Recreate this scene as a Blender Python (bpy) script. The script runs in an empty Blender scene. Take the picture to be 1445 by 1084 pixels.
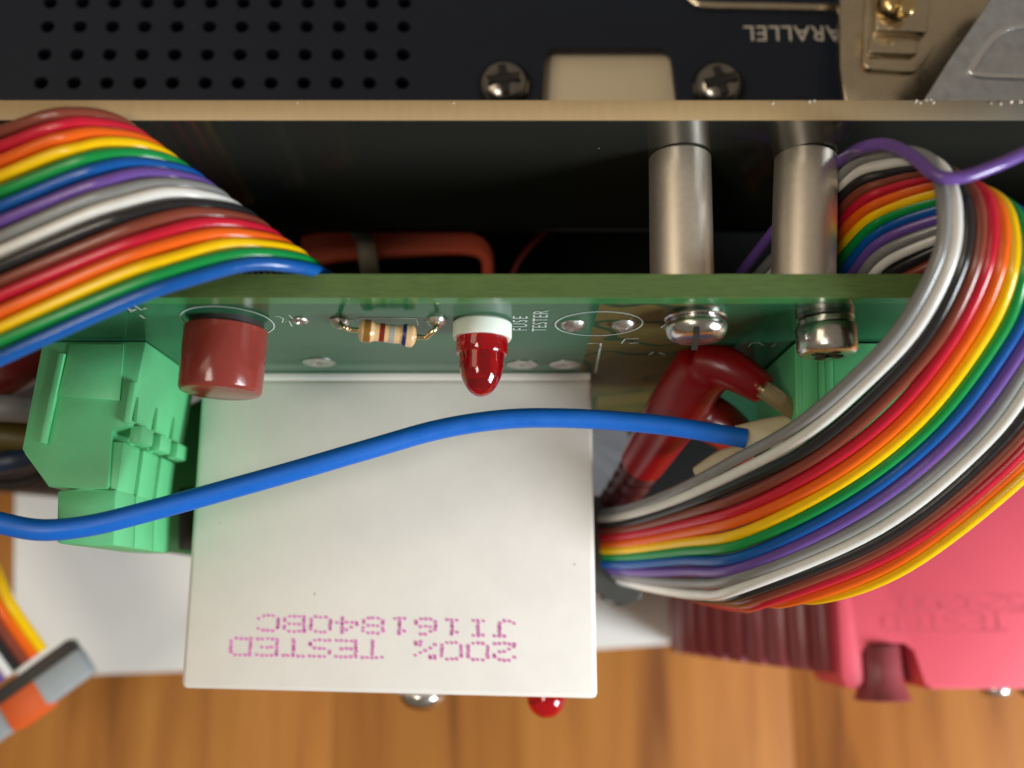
import bpy, bmesh, math, random
from mathutils import Vector, Matrix
random.seed(4)
S = bpy.context.scene
C = S.collection
# ------------------------------------------------------------------ camera / world / light / exposure
# 1 unit = 1 cm.  Z is up (towards the viewer), -Y is the side the circuit board faces.
S.unit_settings.scale_length = 0.01
HC, TILT, F = 9.6, math.radians(12.5), 1387.0      # camera height, tilt from straight down, focal length in photo pixels
cam = bpy.data.cameras.new('camera'); cam_o = bpy.data.objects.new('camera', cam); C.objects.link(cam_o)
cam_o.location = (0, 0, HC); cam_o.rotation_euler = (TILT, 0, 0)
cam.sensor_width = 36; cam.lens = 36 * F / 1445; cam.clip_start = 0.05; cam.clip_end = 500
cam.dof.use_dof = True; cam.dof.focus_distance = 8.35; cam.dof.aperture_fstop = 0.18
S.camera = cam_o
W = bpy.data.worlds.new('World'); S.world = W; W.use_nodes = True
bg = W.node_tree.nodes['Background']; bg.inputs[0].default_value = (1.0, 0.84, 0.66, 1); bg.inputs[1].default_value = 0.2
def area(name, loc, tgt, sx, sy, power, col):
    l = bpy.data.lights.new(name, 'AREA'); l.shape = 'RECTANGLE'; l.size = sx; l.size_y = sy; l.energy = power; l.color = col
    o = bpy.data.objects.new(name, l); C.objects.link(o); o.location = loc
    o.rotation_euler = (Vector(tgt) - Vector(loc)).to_track_quat('-Z', 'Y').to_euler()
    return o
area('window_light', (30, -15, 11.5), (0, 0, 0), 13, 15, 19000, (0.88, 0.95, 1.0))
area('room_light', (-15, 5, 23), (0, 1, 0), 13, 11, 1100, (1.0, 0.82, 0.60))
area('ceiling_lamp', (-10, -5, 27), (0, 1, 0), 6, 6, 1500, (1.0, 0.92, 0.80))
S.view_settings.view_transform = 'Standard'; S.view_settings.look = 'None'
S.view_settings.exposure = 0.0; S.view_settings.gamma = 1.0

# ------------------------------------------------------------------ pixel -> place
ct, st = math.cos(TILT), math.sin(TILT)
def ray(px, py):
    u = (px - 722.5) / F; v = (542 - py) / F
    return Vector((u, st + v * ct, -ct + v * st))
def PZ(px, py, z):
    r = ray(px, py); return Vector((0, 0, HC)) + r * ((z - HC) / r.z)
def PY(px, py, y):
    r = ray(px, py); return Vector((0, 0, HC)) + r * (y / r.y)

# ------------------------------------------------------------------ materials
def srgb(r, g, b):
    f = lambda c: (c / 255 / 12.92) if c / 255 <= 0.04045 else ((c / 255 + 0.055) / 1.055) ** 2.4
    return (f(r), f(g), f(b), 1)
def mat(name, col, rough=0.5, metal=0.0, var=0.0, vscale=6.0, bump=0.0, bscale=40.0, coat=0.0, trans=0.0, ior=1.5, sss=0.0, rvar=0.0, spec=0.5, stretch=None):
    m = bpy.data.materials.new(name); m.use_nodes = True
    nt = m.node_tree; N = nt.nodes; L = nt.links; b = N['Principled BSDF']
    if len(col) == 3: col = (*col, 1)
    b.inputs['Base Color'].default_value = col; b.inputs['Roughness'].default_value = rough
    b.inputs['Metallic'].default_value = metal; b.inputs['Coat Weight'].default_value = coat
    b.inputs['Transmission Weight'].default_value = trans; b.inputs['IOR'].default_value = ior
    b.inputs['Specular IOR Level'].default_value = spec
    if sss:
        b.inputs['Subsurface Weight'].default_value = sss; b.inputs['Subsurface Radius'].default_value = (.12, .06, .05); b.inputs['Subsurface Scale'].default_value = 1.0
    tc = N.new('ShaderNodeTexCoord'); src = tc.outputs['Object']
    if stretch:
        mp = N.new('ShaderNodeMapping'); mp.inputs['Scale'].default_value = stretch; L.new(src, mp.inputs['Vector']); src = mp.outputs['Vector']
    if var or rvar:
        n = N.new('ShaderNodeTexNoise'); n.inputs['Scale'].default_value = vscale; n.inputs['Detail'].default_value = 5; n.inputs['Roughness'].default_value = 0.65
        L.new(src, n.inputs['Vector'])
        if var:
            r = N.new('ShaderNodeMapRange'); r.inputs[1].default_value = 0.3; r.inputs[2].default_value = 0.7
            r.inputs[3].default_value = 1 - var; r.inputs[4].default_value = 1 + var * 0.6
            L.new(n.outputs['Fac'], r.inputs[0])
            h = N.new('ShaderNodeHueSaturation'); h.inputs['Color'].default_value = col
            L.new(r.outputs[0], h.inputs['Value']); L.new(h.outputs[0], b.inputs['Base Color'])
        if rvar:
            r2 = N.new('ShaderNodeMapRange'); r2.inputs[1].default_value = 0.3; r2.inputs[2].default_value = 0.7
            r2.inputs[3].default_value = max(0.02, rough - rvar); r2.inputs[4].default_value = min(1, rough + rvar)
            L.new(n.outputs['Fac'], r2.inputs[0]); L.new(r2.outputs[0], b.inputs['Roughness'])
    if bump:
        n2 = N.new('ShaderNodeTexNoise'); n2.inputs['Scale'].default_value = bscale; n2.inputs['Detail'].default_value = 4
        L.new(src, n2.inputs['Vector'])
        bp = N.new('ShaderNodeBump'); bp.inputs['Strength'].default_value = bump; bp.inputs['Distance'].default_value = 0.02
        L.new(n2.outputs['Fac'], bp.inputs['Height']); L.new(bp.outputs[0], b.inputs['Normal'])
    return m
WC = {'brown': srgb(128, 62, 48), 'red': srgb(196, 28, 52), 'orange': srgb(232, 98, 22), 'yellow': srgb(246, 196, 4), 'green': srgb(18, 140, 66),
      'blue': srgb(14, 84, 160), 'violet': srgb(106, 76, 152), 'grey': srgb(132, 132, 130), 'white': srgb(222, 220, 214), 'black': srgb(40, 39, 40)}
WM = {k: mat(k + '_pvc', v, 0.2, var=0.06, vscale=9, bump=0.04, bscale=12, rvar=0.05) for k, v in WC.items()}
M = dict(
    cream=mat('cream_plastic', srgb(240, 235, 228), 0.46, var=0.05, vscale=1.6, bump=0.05, bscale=45, rvar=0.08),
    steel=mat('nickel_plated_steel', (0.62, 0.60, 0.57), 0.24, 1.0, var=0.16, vscale=5, rvar=0.12, bump=0.04, bscale=25),
    standoff=mat('turned_aluminium', (0.95, 0.87, 0.74), 0.42, 0.9, var=0.05, vscale=22, rvar=0.03, bump=0.03, bscale=70),
    darkscrew=mat('dark_nickel', (0.33, 0.31, 0.28), 0.2, 1.0, var=0.2, vscale=6),
    slot=mat('screw_recess', (0.02, 0.018, 0.016), 0.6),
    solder=mat('solder_tin', (0.60, 0.59, 0.56), 0.38, 1.0, var=0.2, vscale=16, bump=0.25, bscale=14),
    gold=mat('tinned_copper_lead', (0.80, 0.62, 0.38), 0.22, 1.0),
    silk=mat('silkscreen_ink', srgb(190, 205, 196), 0.6),
    green=mat('green_plastic', srgb(98, 192, 130), 0.42, var=0.05, vscale=5, bump=0.06, bscale=25),
    green2=mat('green_plastic_shaded_part', srgb(70, 150, 92), 0.5, var=0.06),  # darker copy of the green: shade of slots and deep block painted in
    maroon=mat('maroon_plastic', srgb(134, 54, 46), 0.17, var=0.07, vscale=8, bump=0.06, bscale=22),
    knob=mat('dark_maroon_plastic', srgb(154, 70, 76), 0.28, var=0.08, vscale=4, bump=0.05, bscale=20),
    pink=mat('pink_red_plastic', srgb(242, 90, 110), 0.5, var=0.03, vscale=3, bump=0.06, bscale=40),
    pinkink=mat('faded_red_ink', srgb(230, 86, 106), 0.6),
    magenta=mat('magenta_ink', srgb(240, 150, 212), 0.6, var=0.10, vscale=20),
    redrub=mat('red_rubber', srgb(132, 6, 14), 0.3, var=0.1, vscale=5, bump=0.05, bscale=14),
    lens=mat('red_led_epoxy', (0.62, 0.004, 0.013), 0.05, trans=0.78, ior=1.45, coat=0.5),
    ledcore=mat('led_lead_frame', (0.55, 0.05, 0.05), 0.3, 0.6),
    collar=mat('white_nylon', srgb(226, 232, 222), 0.4, sss=0.2),
    beigebody=mat('resistor_beige', srgb(214, 176, 128), 0.28, var=0.05, vscale=9, coat=0.3),
    bandgold=mat('gold_band', srgb(150, 106, 48), 0.3, 0.4), bandred=mat('red_band', srgb(116, 30, 26), 0.3), bandgrey=mat('grey_band', srgb(150, 152, 150), 0.3), bandblue=mat('blue_band', srgb(18, 48, 104), 0.3),
    panel=mat('black_painted_steel', srgb(36, 42, 55), 0.5, var=0.08, vscale=5, bump=0.10, bscale=70, spec=0.22),
    ink=mat('white_panel_ink', srgb(214, 208, 196), 0.6),
    cavity=mat('black_inside', (0.006, 0.006, 0.006), 0.9),  # near-black puts the darkness of the interior into the colour
    tan=mat('nickel_shell', (0.74, 0.63, 0.46), 0.28, 1.0, var=0.08, vscale=3, rvar=0.08, bump=0.03),
    brass=mat('brass_screw', (0.78, 0.58, 0.28), 0.22, 1.0, var=0.15),
    galv=mat('galvanised_steel', (0.56, 0.59, 0.63), 0.5, 0.6, var=0.16, vscale=7, rvar=0.1, bump=0.05, bscale=30),
    tab=mat('beige_bracket', srgb(236, 220, 188), 0.42, var=0.03, vscale=2),
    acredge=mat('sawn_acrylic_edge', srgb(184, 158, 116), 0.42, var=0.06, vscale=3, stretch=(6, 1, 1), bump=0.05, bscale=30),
    bluew=mat('blue_silicone', srgb(6, 98, 194), 0.45, var=0.06, vscale=4, bump=0.05, bscale=20, rvar=0.1),
    paper=mat('white_paper', srgb(250, 247, 240), 0.8, var=0.03, vscale=0.7),
    greyplug=mat('grey_plastic', srgb(158, 166, 170), 0.5, var=0.05), darkplug=mat('dark_grey_plastic', srgb(46, 42, 40), 0.5, var=0.08),
    orangeplug=mat('orange_plastic', srgb(226, 96, 34), 0.5, var=0.05),
    sleeve=mat('ivory_sleeve', srgb(208, 196, 164), 0.5, var=0.06, vscale=5),
    clear=mat('clear_sleeve', srgb(190, 170, 130), 0.18, trans=0.6, ior=1.4),
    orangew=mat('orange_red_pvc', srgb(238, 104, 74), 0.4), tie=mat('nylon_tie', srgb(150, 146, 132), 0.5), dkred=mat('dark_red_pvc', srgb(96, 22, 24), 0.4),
    navy=mat('navy_pvc', srgb(24, 44, 70), 0.4), dullwhite=mat('dull_white_plastic', srgb(118, 118, 122), 0.5), olive=mat('olive_pvc', srgb(92, 78, 30), 0.5), blackw=mat('black_rubber', srgb(28, 26, 26), 0.5))

def acrylic_face():
    m = mat('smoked_acrylic', (0.010, 0.010, 0.008), 0.16, spec=0.75)
    nt = m.node_tree; N = nt.nodes; L = nt.links; b = N['Principled BSDF']; tc = N.new('ShaderNodeTexCoord')
    v = N.new('ShaderNodeTexVoronoi'); v.inputs['Scale'].default_value = 5.0; L.new(tc.outputs['Object'], v.inputs['Vector'])
    w = N.new('ShaderNodeTexNoise'); w.inputs['Scale'].default_value = 1.5; L.new(tc.outputs['Object'], w.inputs['Vector'])
    a = N.new('ShaderNodeMath'); a.operation = 'LESS_THAN'; L.new(v.outputs['Distance'], a.inputs[0])
    t = N.new('ShaderNodeMapRange'); t.inputs[1].default_value = .45; t.inputs[2].default_value = .75; t.inputs[3].default_value = 0; t.inputs[4].default_value = .10
    L.new(w.outputs['Fac'], t.inputs[0]); L.new(t.outputs[0], a.inputs[1])
    mx = N.new('ShaderNodeMix'); mx.data_type = 'RGBA'; mx.inputs[6].default_value = (0.024, 0.024, 0.020, 1); mx.inputs[7].default_value = (.45, .42, .36, 1)
    L.new(a.outputs[0], mx.inputs[0]); L.new(mx.outputs[2], b.inputs['Base Color'])
    r = N.new('ShaderNodeMapRange'); r.inputs[3].default_value = .07; r.inputs[4].default_value = .18; L.new(w.outputs['Fac'], r.inputs[0]); L.new(r.outputs[0], b.inputs['Roughness'])
    return m
M['acrylic'] = acrylic_face()
def speckle(m, col):
    nt = m.node_tree; N = nt.nodes; L = nt.links; b = N['Principled BSDF']; src = b.inputs['Base Color'].links[0].from_socket
    tc = N.new('ShaderNodeTexCoord'); v = N.new('ShaderNodeTexVoronoi'); v.inputs['Scale'].default_value = 3.2; L.new(tc.outputs['Object'], v.inputs['Vector'])
    q = N.new('ShaderNodeSeparateColor'); L.new(v.outputs['Color'], q.inputs[0])
    t = N.new('ShaderNodeMath'); t.operation = 'MULTIPLY'; L.new(q.outputs[0], t.inputs[0]); t.inputs[1].default_value = .045
    a = N.new('ShaderNodeMath'); a.operation = 'LESS_THAN'; L.new(v.outputs['Distance'], a.inputs[0]); L.new(t.outputs[0], a.inputs[1])
    f = N.new('ShaderNodeMath'); f.operation = 'MULTIPLY'; f.inputs[1].default_value = .45; L.new(a.outputs[0], f.inputs[0])
    mx = N.new('ShaderNodeMix'); mx.data_type = 'RGBA'; L.new(f.outputs[0], mx.inputs[0]); L.new(src, mx.inputs[6]); mx.inputs[7].default_value = col; L.new(mx.outputs[2], b.inputs['Base Color'])
def grey_right_end(m):  # greys the right end: colour stands in for clear, reflecting acrylic
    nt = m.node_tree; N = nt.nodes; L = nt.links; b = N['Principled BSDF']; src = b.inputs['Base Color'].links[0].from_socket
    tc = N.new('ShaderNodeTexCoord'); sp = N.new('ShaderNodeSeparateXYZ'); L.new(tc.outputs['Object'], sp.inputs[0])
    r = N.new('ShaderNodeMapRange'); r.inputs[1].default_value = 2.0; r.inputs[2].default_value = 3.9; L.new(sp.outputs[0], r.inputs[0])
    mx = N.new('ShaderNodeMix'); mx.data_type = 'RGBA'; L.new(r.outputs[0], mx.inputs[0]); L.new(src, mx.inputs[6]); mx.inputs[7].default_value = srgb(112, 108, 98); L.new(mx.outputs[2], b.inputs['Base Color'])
grey_right_end(M['acredge'])
speckle(M['cream'], srgb(120, 112, 100)); speckle(M['bluew'], srgb(120, 130, 140)); speckle(M['panel'], srgb(110, 108, 104))
def board_material():
    """solder mask: copper pour under the left two thirds, bare translucent laminate with wandering tracks right of X0"""
    m = mat('solder_mask', srgb(30, 84, 60), 0.16, spec=0.24)
    nt = m.node_tree; N = nt.nodes; L = nt.links; b = N['Principled BSDF']
    tc = N.new('ShaderNodeTexCoord'); sp = N.new('ShaderNodeSeparateXYZ'); L.new(tc.outputs['Object'], sp.inputs[0])
    n = N.new('ShaderNodeTexNoise'); n.inputs['Scale'].default_value = 1.3; n.inputs['Detail'].default_value = 1; L.new(tc.outputs['Object'], n.inputs['Vector'])
    w = N.new('ShaderNodeTexNoise'); w.inputs['Scale'].default_value = 14; w.inputs['Detail'].default_value = 4; L.new(tc.outputs['Object'], w.inputs['Vector'])
    a = N.new('ShaderNodeMath'); a.operation = 'SUBTRACT'; L.new(n.outputs['Fac'], a.inputs[0]); a.inputs[1].default_value = 0.5
    a2 = N.new('ShaderNodeMath'); a2.operation = 'ABSOLUTE'; L.new(a.outputs[0], a2.inputs[0])
    a3 = N.new('ShaderNodeMath'); a3.operation = 'LESS_THAN'; L.new(a2.outputs[0], a3.inputs[0]); a3.inputs[1].default_value = 0.022
    gt = N.new('ShaderNodeMath'); gt.operation = 'GREATER_THAN'; L.new(sp.outputs[0], gt.inputs[0]); gt.inputs[1].default_value = 0.68
    gt2 = N.new('ShaderNodeMath'); gt2.operation = 'LESS_THAN'; L.new(sp.outputs[0], gt2.inputs[0]); gt2.inputs[1].default_value = 1.6
    an = N.new('ShaderNodeMath'); an.operation = 'MULTIPLY'; L.new(gt.outputs[0], an.inputs[0]); L.new(gt2.outputs[0], an.inputs[1])
    mx = N.new('ShaderNodeMix'); mx.data_type = 'RGBA'; mx.inputs[6].default_value = srgb(88, 78, 38); mx.inputs[7].default_value = srgb(34, 58, 32); L.new(a3.outputs[0], mx.inputs[0])
    mx2 = N.new('ShaderNodeMix'); mx2.data_type = 'RGBA'; mx2.inputs[6].default_value = srgb(36, 88, 60); L.new(mx.outputs[2], mx2.inputs[7]); L.new(an.outputs[0], mx2.inputs[0])
    h = N.new('ShaderNodeHueSaturation'); r = N.new('ShaderNodeMapRange'); r.inputs[3].default_value = .8; r.inputs[4].default_value = 1.2
    L.new(w.outputs['Fac'], r.inputs[0]); L.new(r.outputs[0], h.inputs['Value']); L.new(mx2.outputs[2], h.inputs['Color']); L.new(h.outputs[0], b.inputs['Base Color'])
    rg = N.new('ShaderNodeMapRange'); rg.inputs[3].default_value = .16; rg.inputs[4].default_value = .5; L.new(an.outputs[0], rg.inputs[0]); L.new(rg.outputs[0], b.inputs['Roughness'])
    return m
M['board'] = board_material()
M['cable'] = mat('shaded_red_rubber', srgb(62, 20, 22), 0.3, var=.1)  # dark copy of the boot's red, paints shade on its lower end
M['ridge'] = mat('zinc_highlight', (0.85, 0.87, 0.9), 0.3, 0.8)  # paler copy of the galvanised plate, paints the ridge's highlight
M['strip'] = mat('green_edge_glow', srgb(58, 120, 66), 0.18, var=0.12, vscale=4, spec=0.3)  # lighter green paints the bright band at the translucent board edge
M['boardedge'] = mat('sawn_laminate_edge', srgb(82, 108, 52), 0.6, var=0.3, vscale=5, stretch=(1, 14, 14), bump=0.15, bscale=20)
def wood_material():
    m = mat('varnished_oak', (0.3, 0.15, 0.05), 0.55, spec=0.3)
    nt = m.node_tree; N = nt.nodes; L = nt.links; b = N['Principled BSDF']
    tc = N.new('ShaderNodeTexCoord'); oi = N.new('ShaderNodeObjectInfo')
    mp = N.new('ShaderNodeMapping'); mp.inputs['Scale'].default_value = (1.25, .10, 1); L.new(tc.outputs['Object'], mp.inputs['Vector'])
    L.new(oi.outputs['Location'], mp.inputs['Location'])
    n = N.new('ShaderNodeTexNoise'); n.inputs['Scale'].default_value = 1.0; n.inputs['Detail'].default_value = 6; n.inputs['Distortion'].default_value = .8; L.new(mp.outputs[0], n.inputs['Vector'])
    cr = N.new('ShaderNodeValToRGB'); e = cr.color_ramp.elements
    e[0].position = .26; e[0].color = srgb(120, 66, 24); e[1].position = .7; e[1].color = srgb(200, 134, 60)
    k = cr.color_ramp.elements.new(.42); k.color = srgb(178, 112, 46)
    L.new(n.outputs['Fac'], cr.inputs[0])
    h = N.new('ShaderNodeHueSaturation'); r = N.new('ShaderNodeMapRange'); r.inputs[3].default_value = .9; r.inputs[4].default_value = .98
    L.new(oi.outputs['Random'], r.inputs[0]); L.new(r.outputs[0], h.inputs['Value']); L.new(cr.outputs[0], h.inputs['Color']); L.new(h.outputs[0], b.inputs['Base Color'])
    return m
M['wood'] = wood_material()

# ------------------------------------------------------------------ shapes
def frame(d):
    d = Vector(d).normalized(); a = Vector((0, 0, 1)) if abs(d.z) < .9 else Vector((1, 0, 0))
    u = d.cross(a).normalized(); return u, d.cross(u).normalized()
def box(bm, c, s, bev=0.0, R=None, seg=2):
    r = bmesh.ops.create_cube(bm, size=1); vs = r['verts']
    for v in vs:
        p = Vector((v.co.x * s[0], v.co.y * s[1], v.co.z * s[2]))
        v.co = (R @ p if R else p) + Vector(c)
    if bev:
        es = list({e for v in vs for e in v.link_edges})
        bmesh.ops.bevel(bm, geom=es, offset=bev, segments=seg, affect='EDGES', profile=.5)
def box2(bm, a, b, bev=0.0): box(bm, [(x + y) / 2 for x, y in zip(a, b)], [abs(x - y) for x, y in zip(a, b)], bev)
def lathe(bm, o, d, prof, n=32, cap=True):
    """prof: list of (distance along d, radius)"""
    o = Vector(o); d = Vector(d).normalized(); u, w = frame(d); rings = []
    for t, r in prof:
        if r <= 1e-6: rings.append([bm.verts.new(o + d * t)])
        else: rings.append([bm.verts.new(o + d * t + (u * math.cos(2 * math.pi * k / n) + w * math.sin(2 * math.pi * k / n)) * r) for k in range(n)])
    for A, B in zip(rings, rings[1:]):
        for k in range(n):
            q = [A[k % len(A)], A[(k + 1) % len(A)], B[(k + 1) % len(B)], B[k % len(B)]]
            q = list(dict.fromkeys(q))
            if len(q) >= 3: bm.faces.new(q)
    if cap:
        for R_ in (rings[0], rings[-1]):
            if len(R_) > 2: bm.faces.new(R_)
def catmull(pts, sub=8):
    pts = [Vector(p) for p in pts]; P = [pts[0] * 2 - pts[1]] + pts + [pts[-1] * 2 - pts[-2]]; out = []
    for i in range(1, len(P) - 2):
        p0, p1, p2, p3 = P[i - 1:i + 3]
        for k in range(sub):
            t = k / sub
            out.append(.5 * ((2 * p1) + (p2 - p0) * t + (2 * p0 - 5 * p1 + 4 * p2 - p3) * t * t + (3 * p1 - p0 - 3 * p2 + p3) * t ** 3))
    out.append(pts[-1]); return out
def tube(bm, pts, r, n=10, cap=True, flat=1.0):
    pts = [Vector(p) for p in pts]; rr = r if isinstance(r, (list, tuple)) else [r] * len(pts)
    T = [(pts[min(i + 1, len(pts) - 1)] - pts[max(i - 1, 0)]).normalized() for i in range(len(pts))]
    u, _ = frame(T[0]); rings = []
    for p, t, ra in zip(pts, T, rr):
        u = (u - t * u.dot(t)).normalized(); w = t.cross(u)
        rings.append([bm.verts.new(p + u * math.cos(2 * math.pi * k / n) * ra + w * math.sin(2 * math.pi * k / n) * ra * flat) for k in range(n)])
    for A, B in zip(rings, rings[1:]):
        for k in range(n): bm.faces.new((A[k], A[(k + 1) % n], B[(k + 1) % n], B[k]))
    if cap: bm.faces.new(rings[0]); bm.faces.new(rings[-1])
def prism(bm, pts, off, bev=0.0):
    """polygon (3D points) extruded by vector off"""
    off = Vector(off); a = [bm.verts.new(Vector(p)) for p in pts]; b = [bm.verts.new(Vector(p) + off) for p in pts]; n = len(pts)
    fs = [bm.faces.new(a), bm.faces.new(b)] + [bm.faces.new((a[i], a[(i + 1) % n], b[(i + 1) % n], b[i])) for i in range(n)]
    if bev:
        es = list({e for f in fs for e in f.edges}); bmesh.ops.bevel(bm, geom=es, offset=bev, segments=2, affect='EDGES', profile=.5)
def strip(bm, pts, w, nrm, lift=0.0, thick=0.004):
    """flat printed line of width w lying on a plane of normal nrm"""
    nrm = Vector(nrm); pts = [Vector(p) + nrm * lift for p in pts]; L_ = []; n = len(pts)
    for i, p in enumerate(pts):
        t = (pts[min(i + 1, n - 1)] - pts[max(i - 1, 0)]).normalized(); s = t.cross(nrm) * (w / 2)
        L_.append((bm.verts.new(p + s), bm.verts.new(p - s)))
    for (a, b), (c, d) in zip(L_, L_[1:]): bm.faces.new((a, b, d, c))
def rounded(poly, r, seg=5):
    out = []; n = len(poly); poly = [Vector(p) for p in poly]
    rs = r if isinstance(r, (list, tuple)) else [r] * n
    for i, p in enumerate(poly):
        if rs[i] <= 0: out.append(p); continue
        a = (poly[i - 1] - p); b = (poly[(i + 1) % n] - p); d = min(rs[i], a.length * .45, b.length * .45)
        p0 = p + a.normalized() * d; p1 = p + b.normalized() * d
        for k in range(seg + 1):
            t = k / seg; out.append(p0 * (1 - t) ** 2 + p * 2 * t * (1 - t) + p1 * t * t)
    return out
def BM(): return bmesh.new()
def obj(name, bm, m, parent=None, smooth=35, label=None):
    bmesh.ops.recalc_face_normals(bm, faces=bm.faces)
    me = bpy.data.meshes.new(name); bm.to_mesh(me); bm.free(); me.materials.append(M[m] if isinstance(m, str) else m)
    me.shade_smooth(); me.set_sharp_from_angle(angle=math.radians(smooth))
    o = bpy.data.objects.new(name, me); C.objects.link(o)
    if parent: o.parent = parent
    if label: o['label'] = label
    return o
def tag(o, label, cat, group=None):
    o['label'] = label; o['category'] = cat
    if group: o['group'] = group
    return o
def thing(name, label, cat, group=None):
    o = bpy.data.objects.new(name, None); o.empty_display_size = .2; C.objects.link(o); return tag(o, label, cat, group)
def text(name, s, size, mtx, m, parent, align='CENTER', label=None, space=1.0):
    c = bpy.data.curves.new(name, 'FONT'); c.body = s; c.size = size; c.align_x = align; c.align_y = 'CENTER'; c.space_character = space; c.resolution_u = 3
    o = bpy.data.objects.new(name, c); C.objects.link(o); dg = bpy.context.evaluated_depsgraph_get()
    me = bpy.data.meshes.new_from_object(o.evaluated_get(dg)); bpy.data.objects.remove(o)
    me.materials.append(M[m]) if not me.materials else None
    me.materials[0] = M[m]
    o = bpy.data.objects.new(name, me); C.objects.link(o); o.matrix_world = mtx; o.parent = parent
    if label: o['label'] = label
    return o
def basis(x, y, o):
    x = Vector(x).normalized(); y = Vector(y).normalized(); z = x.cross(y); m = Matrix((x, y, z)).transposed().to_4x4(); m.translation = Vector(o); return m

# ------------------------------------------------------------------ setting: oak floor and the paper on it
ZF = -6.6
floor = bpy.data.objects.new('floor', None); C.objects.link(floor); floor['kind'] = 'structure'
bm = BM(); box2(bm, (-60, -60, ZF - 1.2), (60, 60, ZF - .62)); obj('subfloor', bm, 'cavity', floor)
bm = BM(); box(bm, (0, 0, 0), (7.194, 60, .6), .004); pl = obj('plank', bm, 'wood', floor); x0 = -35.2
pl.location = (x0, 3.0, ZF - .3)
for k in range(1, 10):
    c = pl.copy(); C.objects.link(c); c.parent = floor; c.location = (x0 + 7.2 * k, random.uniform(-6, 6), ZF - .3)
pp = [PZ(22, 690, ZF), PZ(20, 850, ZF), PZ(24, 956, ZF), PZ(520, 938, ZF), PZ(962, 908, ZF), PZ(985, 560, ZF), PZ(30, 560, ZF)]
bm = BM(); prism(bm, [p + Vector((0, 0, .006)) for p in pp], (0, 0, .012))
tag(obj('paper_sheet', bm, 'paper'), 'plain white paper lying out of focus on the oak floor', 'paper')

# ------------------------------------------------------------------ circuit board
YB, YK = 2.25, 2.43           # face / back of the board
ZT = PY(722, 420, YB).z       # its top edge
xl, xr = PY(52, 470, YB).x, 8.2
pcb = thing('circuit_board', 'green circuit board standing on edge with white printed outlines across the picture', 'circuit board')
bm = BM(); box2(bm, (xl, YB, -5.0), (xr, YK, ZT)); lam = obj('laminate', bm, 'board', pcb)
bm = BM(); box2(bm, (xl, YB - .003, ZT), (xr, YK + .003, ZT + .012)); obj('sawn_edge', bm, 'boardedge', pcb)
bm = BM(); box2(bm, (xl, YB - .003, ZT - .15), (xr, YB + .01, ZT - .001)); obj('edge_glow_strip', bm, 'strip', pcb)  # lighter green strip stands in for light glowing through the edge
def on(px, py, lift=0.0): return PY(px, py, YB) + Vector((0, -lift, 0))
NB = Vector((0, -1, 0))
def pad(px, py, r, kind='ring'):
    bm = BM()
    if kind == 'ring': lathe(bm, on(px, py), NB, [(-.01, r * 1.05), (.008, r * 1.05), (.02, r * .85), (.028, r * .6), (.012, r * .42), (-.012, r * .3)], 24)
    else:
        lathe(bm, on(px, py), NB, [(-.01, r * 1.1), (.02, r), (.04, r * .75), (.06, r * .4), (.065, 0)], 18)
        for v in bm.verts: v.co += Vector((random.uniform(-1, 1), random.uniform(-1, 1), random.uniform(-1, 1))) * r * .11
    return obj('solder_joint', bm, 'solder', pcb, 60)
for a in ((450, 511, .15), (737, 514, .145), (797, 514, .145)): pad(*a)
for a in ((479, 453, .075, 'b'), (616, 451, .08, 'b'), (808, 457, .095, 'b'), (880, 457, .095, 'b')): pad(*a)
pad(424, 452, .065)
def silk(name, lines, w=.018):
    for l in lines:
        bm = BM(); strip(bm, [on(*p) for p in l], w, NB, .004); obj(name, bm, 'silk', pcb)
def arc(cx, cz, rx, rz, a0, a1, n=40):
    """true arc on the board, centre given as picture point"""
    c = on(cx, cz); return [c + Vector((math.cos(math.radians(a0 + (a1 - a0) * k / n)) * rx, 0, math.sin(math.radians(a0 + (a1 - a0) * k / n)) * rz)) for k in range(n + 1)]
def silk3(name, lines, w=.016):
    bm = BM()
    for l in lines: strip(bm, l, w, NB, .004)
    return obj(name, bm, 'silk', pcb)
cz = on(322, 454)
silk3('button_outline', [arc(322, 454, .365, .44, 0, 360, 64)], .014)
silk3('fuse_outline', [arc(845, 457, .36, .36, 0, 360, 64)], .014)
silk('relay_outline', [[(829, 484), (848, 484), (840, 526)]])
silk('resistor_outline', [[(482, 452), (500, 452)], [(505, 452), (505, 449), (588, 449), (590, 459)], [(598, 453), (612, 452)]], .014)
silk('reference_mark', [[(388, 446), (394, 446), (400, 449), (398, 455), (408, 452), (412, 460)], [(408, 444), (416, 452)]], .012)
silk('reference_mark', [[(176, 432), (184, 437), (181, 440), (192, 436)], [(190, 431), (200, 437), (206, 434)], [(198, 444), (204, 449)]], .02)
silk('reference_mark', [[(877, 484), (882, 478), (901, 477)], [(888, 484), (901, 483)]], .014)
silk('reference_mark', [[(1056, 489), (1060, 484), (1070, 483), (1078, 487)], [(1089, 489), (1095, 484)]], .014)
silk('reference_mark', [[(916, 500), (922, 496)], [(930, 497), (938, 500)], [(933, 462), (941, 455)]], .014)
Z90 = basis((0, 0, 1), (-1, 0, 0), on(737, 455, .004))
text('fuse_lettering', 'FUSE', .175, basis((0, 0, 1), (-1, 0, 0), on(735, 456, .004)), 'silk', pcb, space=1.25)
text('tester_lettering', 'TESTER', .175, basis((0, 0, 1), (-1, 0, 0), on(763, 453, .004)), 'silk', pcb, space=1.1)
text('terminal_number', '1', .14, basis((1, 0, 0), (0, 0, 1), on(846, 490, .004)), 'silk', pcb)

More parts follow.
